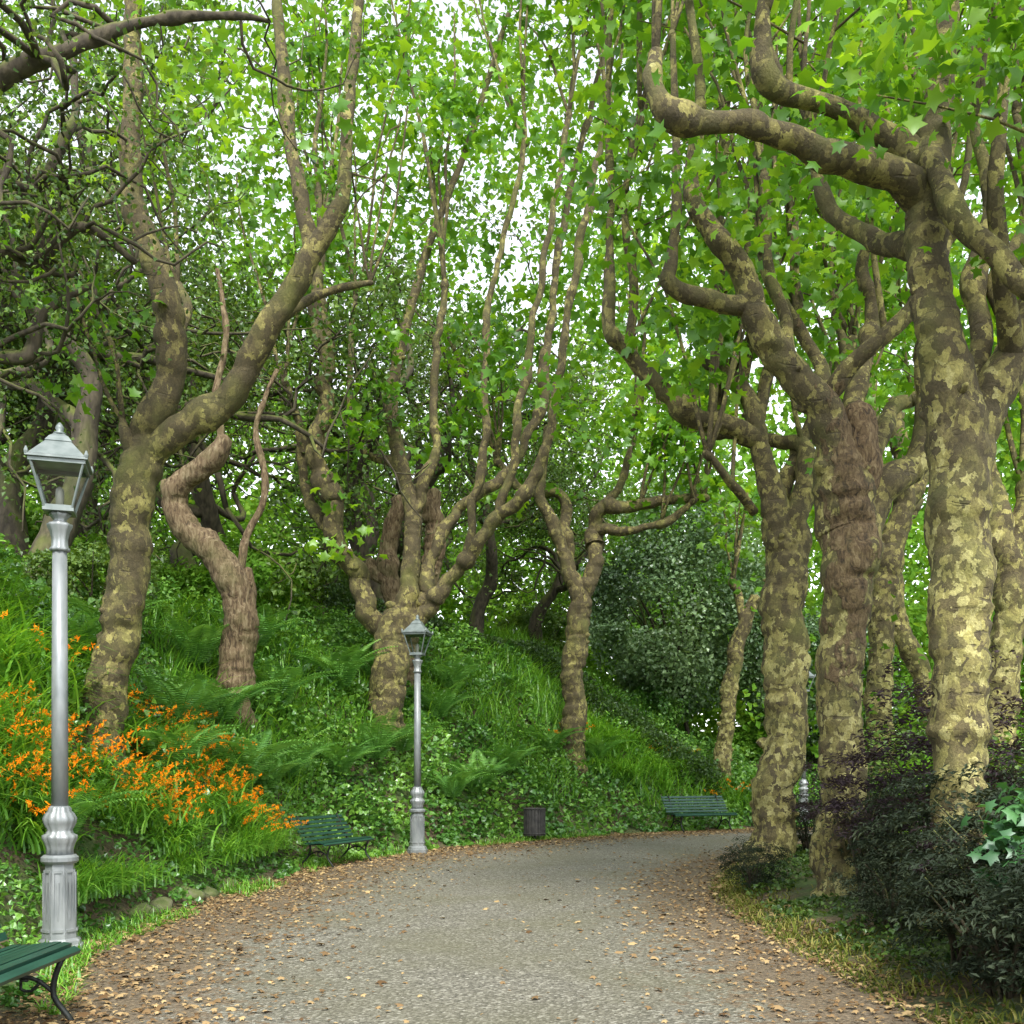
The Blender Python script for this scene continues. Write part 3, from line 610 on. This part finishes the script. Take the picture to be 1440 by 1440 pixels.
# ---------------- ground cover
R=np.random.default_rng(12)
def scatter(n,lo,hi,smin,smax):
    x=R.uniform(lo[0],hi[0],n); y=lo[1]+(hi[1]-lo[1])*R.random(n)**1.35; h,s,r_=hgt(x,y,True); m=(s>smin)&(s<smax); return x[m],y[m],h[m],s[m]
x,y,h,s=scatter(400000,(-13,4.0),(12,34),.12,7)
P3=np.column_stack([x,y,h]); cn=vnoise(P3,1.1,31); off=np.clip((cn-.3),0,1)*1.1*np.clip((s-.1)/1.0,.05,1)
P3[:,2]+=off*R.random(len(x))**.5+.02
k=(R.random(len(x))<np.clip(1.2-s*.13,.25,1))&((s>.4)|(vnoise(P3,2,44)>.5))
P3=P3[k]
obj('ivy_ground_cover',leaf_mesh('ivy',P3,R.uniform(.05,.115,len(P3))*np.clip(P3[:,1]/13,.75,1.6),M_livy,'I',.9,np.clip(vnoise(P3,1.4,6)*.9+R.random(len(P3))*.5-.12,0,1)),kind='stuff',label='ivy and leafy ground cover on the bank',category='ground cover')
x=R.uniform(2.2,10,60000); y=R.uniform(4,20,60000); h,s,r_=hgt(x,y,True); m=(r_>.3)&(r_<6)&(vnoise(np.column_stack([x,y,x*0]),1.1,55)>.33); x,y,h=x[m],y[m],h[m]
P3=np.column_stack([x,y,h+.02+.2*R.random(len(x))*vnoise(np.column_stack([x,y,x*0]),1.7,56)])
obj('verge_undergrowth',leaf_mesh('undergrowth',P3,R.uniform(.035,.075,len(P3)),M_loak,'I',1.1,.75*R.random(len(P3))),kind='stuff',label='low dark ivy under the plane trees',category='ground cover')
x,y,h,s=scatter(15000,(-8,12.5),(10,30),.5,6); c=vnoise(np.column_stack([x,y,x*0]),.7,91)>.5; x,y,h=x[c],y[c],h[c]
hh=.25+.4*vnoise(np.column_stack([x,y,x*0]),1.5,92)
P3=np.repeat(np.column_stack([x,y,h+hh]),8,0); P3+=R.normal(0,1,P3.shape)*np.array([.16,.16,.12])
obj('broad_leaved_weeds',leaf_mesh('weeds',P3,R.uniform(.07,.15,len(P3)),M_livy,'I',1.0,np.clip(.4+.6*R.random(len(P3)),0,1)),kind='stuff',label='mixed broad leaved weeds and brambles on bank',category='undergrowth')
def grass(name,x,y,h,L,lean,w,mat,label,droop=.3,az=None):
    n=len(x); az=R.uniform(0,6.283,n) if az is None else az
    V,Q,seg,_=blades_arr(np.column_stack([x,y,h]),az,L,lean,w,droop,4)
    return obj(name,mesh_from(name,V,[Q],mat,True,fattr=np.repeat(R.random(n),seg)),kind='stuff',label=label,category='grass')
x,y,h,s=scatter(140000,(-12,4),(12,36),.9,12); c=vnoise(np.column_stack([x,y,x*0]),.45,77); m=((s<7)&(c>.6))|((x<-4.4)&(y<14)&(c>.2)&(s<7))|((y>28.5)&(abs(x)<4.5)); x,y,h,s=x[m],y[m],h[m],s[m]
n=len(x)
grass('long_grass',x,y,h,R.uniform(.45,1.0,n),R.uniform(.3,1.1,n),R.uniform(.007,.016,n),M_grass,'long arching green grass on the bank')
i=R.integers(0,258,34000); i=i[(B[i,1]>3.5)&(B[i,1]<22)]; n=len(i); o_=np.abs(R.normal(0,.33,n))-.06
bx=B[i,0]+o_; by=B[i,1]+R.normal(0,.12,n); hh=hgt(bx,by); cl_=vnoise(np.column_stack([bx,by,bx*0]),1.6,5)>.38; bx,by,hh=bx[cl_],by[cl_],hh[cl_]; n=len(bx)
grass('verge_grass',bx,by,hh,R.uniform(.03,.13,n),R.uniform(.4,1.2,n),R.uniform(.003,.007,n),M_dry,'low mossy yellow green grass on the path verge')
i=R.integers(0,258,30000); i=i[(A[i,1]>4)&(A[i,1]<27)]; n=len(i); o_=np.abs(R.normal(0,.28,n))-.12
bx=A[i,0]-o_; by=A[i,1]+o_*.5; hh=hgt(bx,by); cl_=vnoise(np.column_stack([bx,by,bx*0]),.8,15)>.52; bx,by,hh=bx[cl_],by[cl_],hh[cl_]; n=len(bx)
grass('grass_tufts',bx,by,hh,R.uniform(.05,.2,n),R.uniform(.3,1.,n),R.uniform(.003,.007,n),M_grass,'short green grass tufts at the path edge')

# ---------------- crocosmia
def croc(seed,nf):
    r=np.random.default_rng(seed); n=120
    b=np.column_stack([r.normal(0,.18,n),r.normal(0,.18,n),np.full(n,-.05)])
    V,Q,seg,_=blades_arr(b,r.uniform(0,6.28,n),r.uniform(.55,1.1,n),r.uniform(.5,1.25,n),r.uniform(.009,.017,n),.42,6)
    lm=mesh_from('leaves',V,[Q],M_grass,True,fattr=np.repeat(r.random(n),seg))
    if not nf: return lm,None
    n=nf; b=np.column_stack([r.normal(0,.12,n),r.normal(0,.12,n),np.zeros(n)])
    V,Q,seg,c=blades_arr(b,r.uniform(0,6.28,n),r.uniform(.9,1.2,n),r.uniform(.3,1.0,n),np.full(n,.004),.25,8)
    pos=[]
    for k in range(n):
        for j in range(6,9):
            for q in range(4): 
                f=r.random(); a=c[k,j-1]*(1-f)+c[k,j]*f; pos.append(a+r.normal(0,.018,3))
    pos=np.array(pos); pos=np.repeat(pos,4,0)
    return lm,leaf_mesh('flowers',pos,r.uniform(.032,.058,len(pos)),M_orange,'S',.2,r=r)
CV=[croc(50,10),croc(51,7),croc(52,0)]
def put_croc(x,y,v,sc,rot):
    ro=obj('crocosmia',None,(x,y,float(hgt(x,y))),rot=rot,scale=sc,label='arching green crocosmia with orange flowers' if v<2 else 'clump of arching strap leaves without flowers',category='flowering plant' if v<2 else 'plant',group='crocosmia clumps on the bank')
    obj('leaves',CV[v][0],parent=ro)
    if CV[v][1]: obj('flowers',CV[v][1],parent=ro)
R=np.random.default_rng(3)
def edge_x(y): return float(A[int(np.argmin(abs(A[:,1]-y))),0])
for k in range(74):
    y=8.2+R.random()*7.4; s_=R.uniform(.65,1.9) if y>10 else R.uniform(1.0,2.0); put_croc(edge_x(y)-s_,y,int(R.choice([0,1,1,2])),R.uniform(.62,.88),R.random()*6)
for k in range(46):
    x=R.uniform(-6.8,-4.9); y=R.uniform(8,13.5); put_croc(x,y,2 if R.random()<.95 else 1,R.uniform(.8,1.15),R.random()*6)
for k in range(18):
    y=9+R.random()*6; put_croc(edge_x(y)-.65,y,2,R.uniform(.55,.75),R.random()*6)
for k in range(36):
    f=R.random(); x=1.2+f*5.2; y=24.9+f*2.4+R.uniform(0,1.8); put_croc(x,y,2 if R.random()<.9 else 1,R.uniform(.8,1.1),R.random()*6)
# ferns
def fern(seed):
    r=np.random.default_rng(seed); T=[];V=[];vals=[]
    nfr=15
    az=np.linspace(0,6.28,nfr,endpoint=False)+r.normal(0,.2,nfr)
    _,_,_,c=blades_arr(np.zeros((nfr,3)),az,r.uniform(.85,1.2,nfr),r.uniform(.5,.9,nfr),np.full(nfr,.01),.38,30)
    for f in range(nfr):
        val=r.random()
        for j in range(0,30):
            a,b=c[f,j],c[f,j+1]; k=len(V); sdv=np.cross(b-a,[0,0,1]); sdv=sdv/(np.linalg.norm(sdv)+1e-9)*.004; V+=[a-sdv,a+sdv,b+sdv,b-sdv]; T.append((k,k+1,k+2,k+3)); vals.append(.2)
        for j in range(3,30):
            t=j/30; p=c[f,j]; tg=c[f,j+1]-c[f,j]; tg=tg/np.linalg.norm(tg); sdv=np.cross(tg,[0,0,1]); sdv/=np.linalg.norm(sdv)
            L=.19*math.sin(math.pi*min(1,(t*.85+.15)))**.8
            for sg in(-1,1):
                e=p+sdv*sg*L+tg*L*.35-np.array([0,0,L*.25]); k=len(V); w_=tg*.012; m=(p+e)/2+np.array([0,0,.01])
                V+= [p-w_*.5,m-w_,e,m+w_]; T.append((k,k+1,k+2,k+3)); vals.append(min(1,max(0,val*.6+r.random()*.4)))
    return mesh_from('fern',np.array(V),[np.array(T)],M_fern,False,fattr=vals)
FM=[fern(1),fern(2)]
for k,(x,y,sc) in enumerate([(-4.3,12.9,1.1),(-4.0,15.2,1.3),(-3.7,17.0,1.1),(-4.6,16.3,1.2),(-4.6,14.2,1.2),(-3.1,18.4,1.0),(-2.6,19.6,1.2),(-1.2,20.8,1.0),(-.7,21.6,1.2),(-2.2,20.6,1.1),(-5.4,17.5,1.2),(-4.2,18.4,1.2),(-3.4,20.2,1.3),(-.1,22.8,1.1),(-4.9,19.6,1.2),(-3.0,22.2,1.2),(-1.6,22.5,1.1),(.9,24.3,1.0),(-5.3,12.6,1.0),(-4.2,9.6,.8),(-3.85,16.1,.9),(2.1,25.4,1),(-5.9,15,1.1),(-1.4,23.8,1.2)]):
    obj('fern',FM[k%2],(x,y,float(hgt(x,y))+.28),rot=k*1.3,scale=sc*1.12,label='green fern with arching fronds on the bank',category='fern',group='ferns on the bank')
R=np.random.default_rng(8)
def stone(seed):
    b=Buf(); nth=9
    a=np.linspace(-1.5,1.5,nth); lathe(b,[(math.cos(t)**.5*.2+.001,math.sin(t)*.13) for t in a],16)
    V=b.V[0]; V*=1+.9*(vnoise(V,7,seed)-.5)[:,None]; V[:,0]*=1.4; b.V[0]=V; return b.mesh('mossy_stone',M_stone)
SM=[stone(1),stone(2),stone(3)]
for k in range(8):
    i=int(np.argmin(abs(A[:,1]-(8.9+k*.62)))); obj('mossy_stone',SM[k%3],(A[i,0]-.45+R.normal(0,.07),A[i,1],.05+R.uniform(-.03,.03)),rot=R.random()*6,scale=R.uniform(.5,.9),label='mossy edging stone half buried at foot of bank',category='stone',group='mossy stones edging the bank')

# ---------------- lamp
def build_lamp(loc,rot=0,label=''):
    ro=obj('street_lamp',None,loc,rot=rot,label=label,category='street lamp',group='silver lamp posts along the path')
    b=Buf()
    lathe(b,[(.185,-.1),(.185,.045),(.17,.055),(.165,.085),(.15,.10),(.138,.105),(.118,.5),(.110,.7)],8,rot=math.pi/8)
    lathe(b,[(.125,.70),(.142,.72),(.142,.75),(.12,.77)],24)
    for k in range(8):
        a=k*math.pi/4; ca,sa=math.cos(a),math.sin(a); Rm=np.array([[ca,-sa,0],[sa,ca,0],[0,0,1]])
        for (zz_,s_) in [(.17,(.012,.078,.022)),(.64,(.012,.066,.022))]:
            rr_=(.138-.028*(zz_-.105)/.6)*.924+.005; box(b,(ca*rr_,sa*rr_,zz_),s_,Rm)
        for sg in(-1,1):
            rr_=.1175; box(b,(ca*rr_-sa*sg*.031,sa*rr_+ca*sg*.031,.405),(.012,.010,.446),Rm)
        box(b,(ca*.1195,sa*.1195,.405),(.010,.016,.30),Rm)
    obj('base',b.mesh('base',M_silver,False),parent=ro)
    b=Buf()
    lathe(b,[(.10,.77),(.098,.82),(.112,.86),(.128,.90),(.128,.925),(.10,.94),(.092,.97),(.118,1.02),(.125,1.06),(.105,1.10),(.085,1.12),(.085,1.14),(.068,1.16)],48,flute=.05,nf=12)
    lathe(b,[(.064,1.16),(.062,2.0),(.056,3.2)],20)
    lathe(b,[(.07,3.2),(.075,3.22),(.06,3.24),(.058,3.30),(.072,3.36),(.09,3.40),(.092,3.42),(.06,3.43),(.045,3.45),(.06,3.47),(.085,3.50),(.04,3.52)],32,flute=.07,nf=8)
    obj('post',b.mesh('post',M_silver),parent=ro)
    b=Buf(); z0,z1,h0,h1=3.53,3.88,.10,.195
    box(b,(0,0,z0-.01),(h0*2+.03,h0*2+.03,.025)); 
    for sx in(-1,1):
        for sy in(-1,1):
            tube(b,np.array([(sx*h0,sy*h0,z0,.011),(sx*h1,sy*h1,z1,.011)]),6,.4,0)
    for sg in(-1,1):
        box(b,(0,sg*h1,z1),(h1*2+.03,.024,.03)); box(b,(sg*h1,0,z1),(.024,h1*2-.026,.03))
        box(b,(0,sg*h0,z0+.014),(h0*2,.018,.02)); box(b,(sg*h0,0,z0+.014),(.018,h0*2-.02,.02))
    lan=obj('lantern',b.mesh('lantern',M_lroof,False),parent=ro)
    b=Buf(); e=.004
    h0-=e;h1-=e
    for a in range(4):
        ca,sa=math.cos(a*math.pi/2),math.sin(a*math.pi/2); V=np.array([(h0,-h0+.01,z0+.02),(h0,h0-.01,z0+.02),(h1,h1-.01,z1-.02),(h1,-h1+.01,z1-.02)]); V=V@np.array([[ca,sa,0],[-sa,ca,0],[0,0,1]]); b.add(V,[(0,1,2,3)])
    obj('glass',b.mesh('glass',M_glass,False),parent=lan)
    b=Buf(); q=math.sqrt(2)
    lathe(b,[(.228*q,3.896),(.228*q,3.912),(.205*q,3.925),(.12*q,4.03),(.095*q,4.06),(.10*q,4.065),(.07*q,4.11),(.035*q,4.14)],4,rot=math.pi/4)
    for sx in(-1,1):
        for sy in(-1,1): lathe(b,[(.014,3.91),(.018,3.93),(.006,3.965)],8,c=(sx*.218,sy*.218,0))
    obj('roof',b.mesh('roof',M_lroof,False),parent=lan)
    b=Buf(); lathe(b,[(.045,4.135),(.05,4.15),(.025,4.165),(.035,4.19),(.03,4.205),(.008,4.235)],16)
    obj('finial',b.mesh('finial',M_lroof),parent=lan)
    b=Buf(); lathe(b,[(.02,3.55),(.03,3.58),(.035,3.66),(.03,3.7),(.01,3.72)],16)
    obj('bulb',b.mesh('bulb',surf('opal_bulb',lambda nt:((.2,.2,.18),None),.3)),parent=lan)
    return ro
L1=build_lamp((-3.63,8.22,0.02),.3,'silver cast iron lamp post beside orange flowers')
copy_thing(L1,(-1.69,18.3,0.03),-.2,1,'silver cast iron lamp post beside green bench')
copy_thing(L1,(7.8,27.4,.1),.3,1,'silver lamp post half hidden behind tree trunks')

# ---------------- bench
def build_bench(loc,rot,label):
    ro=obj('park_bench',None,loc,rot=rot,label=label,category='bench',group='green slatted benches beside the path'); L=1.75
    b=Buf()
    prof=[(-.24,.395,-.5),(-.185,.425,-.15),(-.125,.43,0),(-.065,.425,.06),(-.005,.418,.1),(.055,.412,.08),(.115,.412,0)]
    for y_,z_,a in prof:
        ca,sa=math.cos(-a),math.sin(-a); box(b,(0,y_,z_),(L,.048,.026),[[1,0,0],[0,ca,-sa],[0,sa,ca]])
    obj('seat',b.mesh('seat',M_bgreen,False),parent=ro)
    b=Buf()
    for k in range(6):
        y_=.19+.035*k+.004*k*k*.6; z_=.475+k*.068; a=math.radians(72-2*k); ca,sa=math.cos(a),math.sin(a); box(b,(0,y_,z_),(L,.048,.024),[[1,0,0],[0,ca,-sa],[0,sa,ca]])
    obj('backrest',b.mesh('backrest',M_bgreen,False),parent=ro)
    b=Buf()
    tube(b,np.array([(0,-.30,.0,.02),(0,-.27,.05,.017),(0,-.19,.16,.017),(0,-.2,.28,.017),(0,-.235,.37,.017)]),8,.04,0)
    tube(b,np.array([(0,-.25,.372,.017),(0,-.18,.402,.017),(0,0,.393,.017),(0,.13,.388,.017),(0,.19,.42,.017),(0,.24,.5,.017),(0,.33,.7,.016),(0,.42,.87,.014)]),8,.04,0)
    tube(b,np.array([(0,.36,.0,.02),(0,.32,.05,.017),(0,.2,.17,.017),(0,.15,.28,.017),(0,.16,.39,.017)]),8,.04,0)
    tube(b,np.array([(0,-.19,.18,.013),(0,-.1,.25,.013),(0,0,.27,.013),(0,.1,.24,.013),(0,.18,.19,.013)]),8,.04,0)
    tube(b,np.array([(0,-.12,.25,.01),(0,-.06,.19,.01),(0,0,.2,.01),(0,0,.25,.01),(0,-.04,.25,.01)]),6,.03,0)
    m=b.mesh('leg',M_iron)
    for sx in(-.68,.68): obj('leg',m,(sx,0,0),parent=ro)
    return ro
B1=build_bench((-2.83,5.22,.0),math.radians(90),'green slatted bench with cast iron legs at path edge')
copy_thing(B1,(-2.72,16.0,.02),math.radians(70),.88,'dark green bench backed by ferns and flowers')
copy_thing(B1,(4.62,25.0,.02),math.radians(22),1,'dark green bench below strap leaved plants')
ro=obj('litter_bin',None,(.48,21.75,.0),label='dark slatted metal litter bin beside path',category='litter bin')
b=Buf()
for k in range(22):
    a=k*2*math.pi/22; ca,sa=math.cos(a),math.sin(a); box(b,(ca*.225,sa*.225,.40),(.012,.04,.58),[[ca,-sa,0],[sa,ca,0],[0,0,1]])
lathe(b,[(.2,.12),(.21,.14),(.21,.66)],20)
obj('body',b.mesh('body',M_bin,False),parent=ro)
b=Buf()
a=np.linspace(0,2*math.pi,25)
for z_ in(.15,.68): tube(b,np.column_stack([np.cos(a)*.236,np.sin(a)*.236,np.full(25,z_),np.full(25,.012)]),6,.1,0)
obj('rim',b.mesh('rim',M_bin),parent=ro)
b=Buf(); lathe(b,[(.07,-.02),(.07,.02),(.03,.03),(.03,.13)],12); obj('foot',b.mesh('foot',M_bin),parent=ro)

# ---------------- camera, light
cam=bpy.data.cameras.new('camera'); cam.sensor_width=36; cam.lens=36; cam.shift_y=(1086-720)/1440; cam.clip_end=3000
co=bpy.data.objects.new('camera',cam); COL.objects.link(co); co.location=(0,0,CH); co.rotation_euler=(math.radians(90),0,0); S.camera=co
W=bpy.data.worlds.new('World'); S.world=W; W.use_nodes=True; nt=W.node_tree; nt.nodes.clear()
sk=nt.nodes.new('ShaderNodeTexSky'); sk.sky_type='NISHITA'; sk.sun_disc=False
el,az=math.radians(50),math.radians(172)
sk.sun_elevation=el; sk.sun_rotation=az
hs=nt.nodes.new('ShaderNodeHueSaturation'); hs.inputs['Saturation'].default_value=.22; hs.inputs['Value'].default_value=3.2
bg=nt.nodes.new('ShaderNodeBackground'); bg.inputs[1].default_value=.15
wo=nt.nodes.new('ShaderNodeOutputWorld'); nt.links.new(sk.outputs[0],hs.inputs['Color']); nt.links.new(hs.outputs[0],bg.inputs[0]); nt.links.new(bg.outputs[0],wo.inputs[0])
sl=bpy.data.lights.new('sun','SUN'); sl.energy=5; sl.angle=math.radians(13); sl.color=(1,.96,.87)
so=bpy.data.objects.new('sun',sl); COL.objects.link(so)
dirv=Vector((math.sin(az)*math.cos(el),math.cos(az)*math.cos(el),math.sin(el))); so.rotation_euler=dirv.to_track_quat('Z','Y').to_euler(); so.location=(0,0,40)
S.view_settings.view_transform='Standard'; S.view_settings.look='None'; S.view_settings.exposure=0
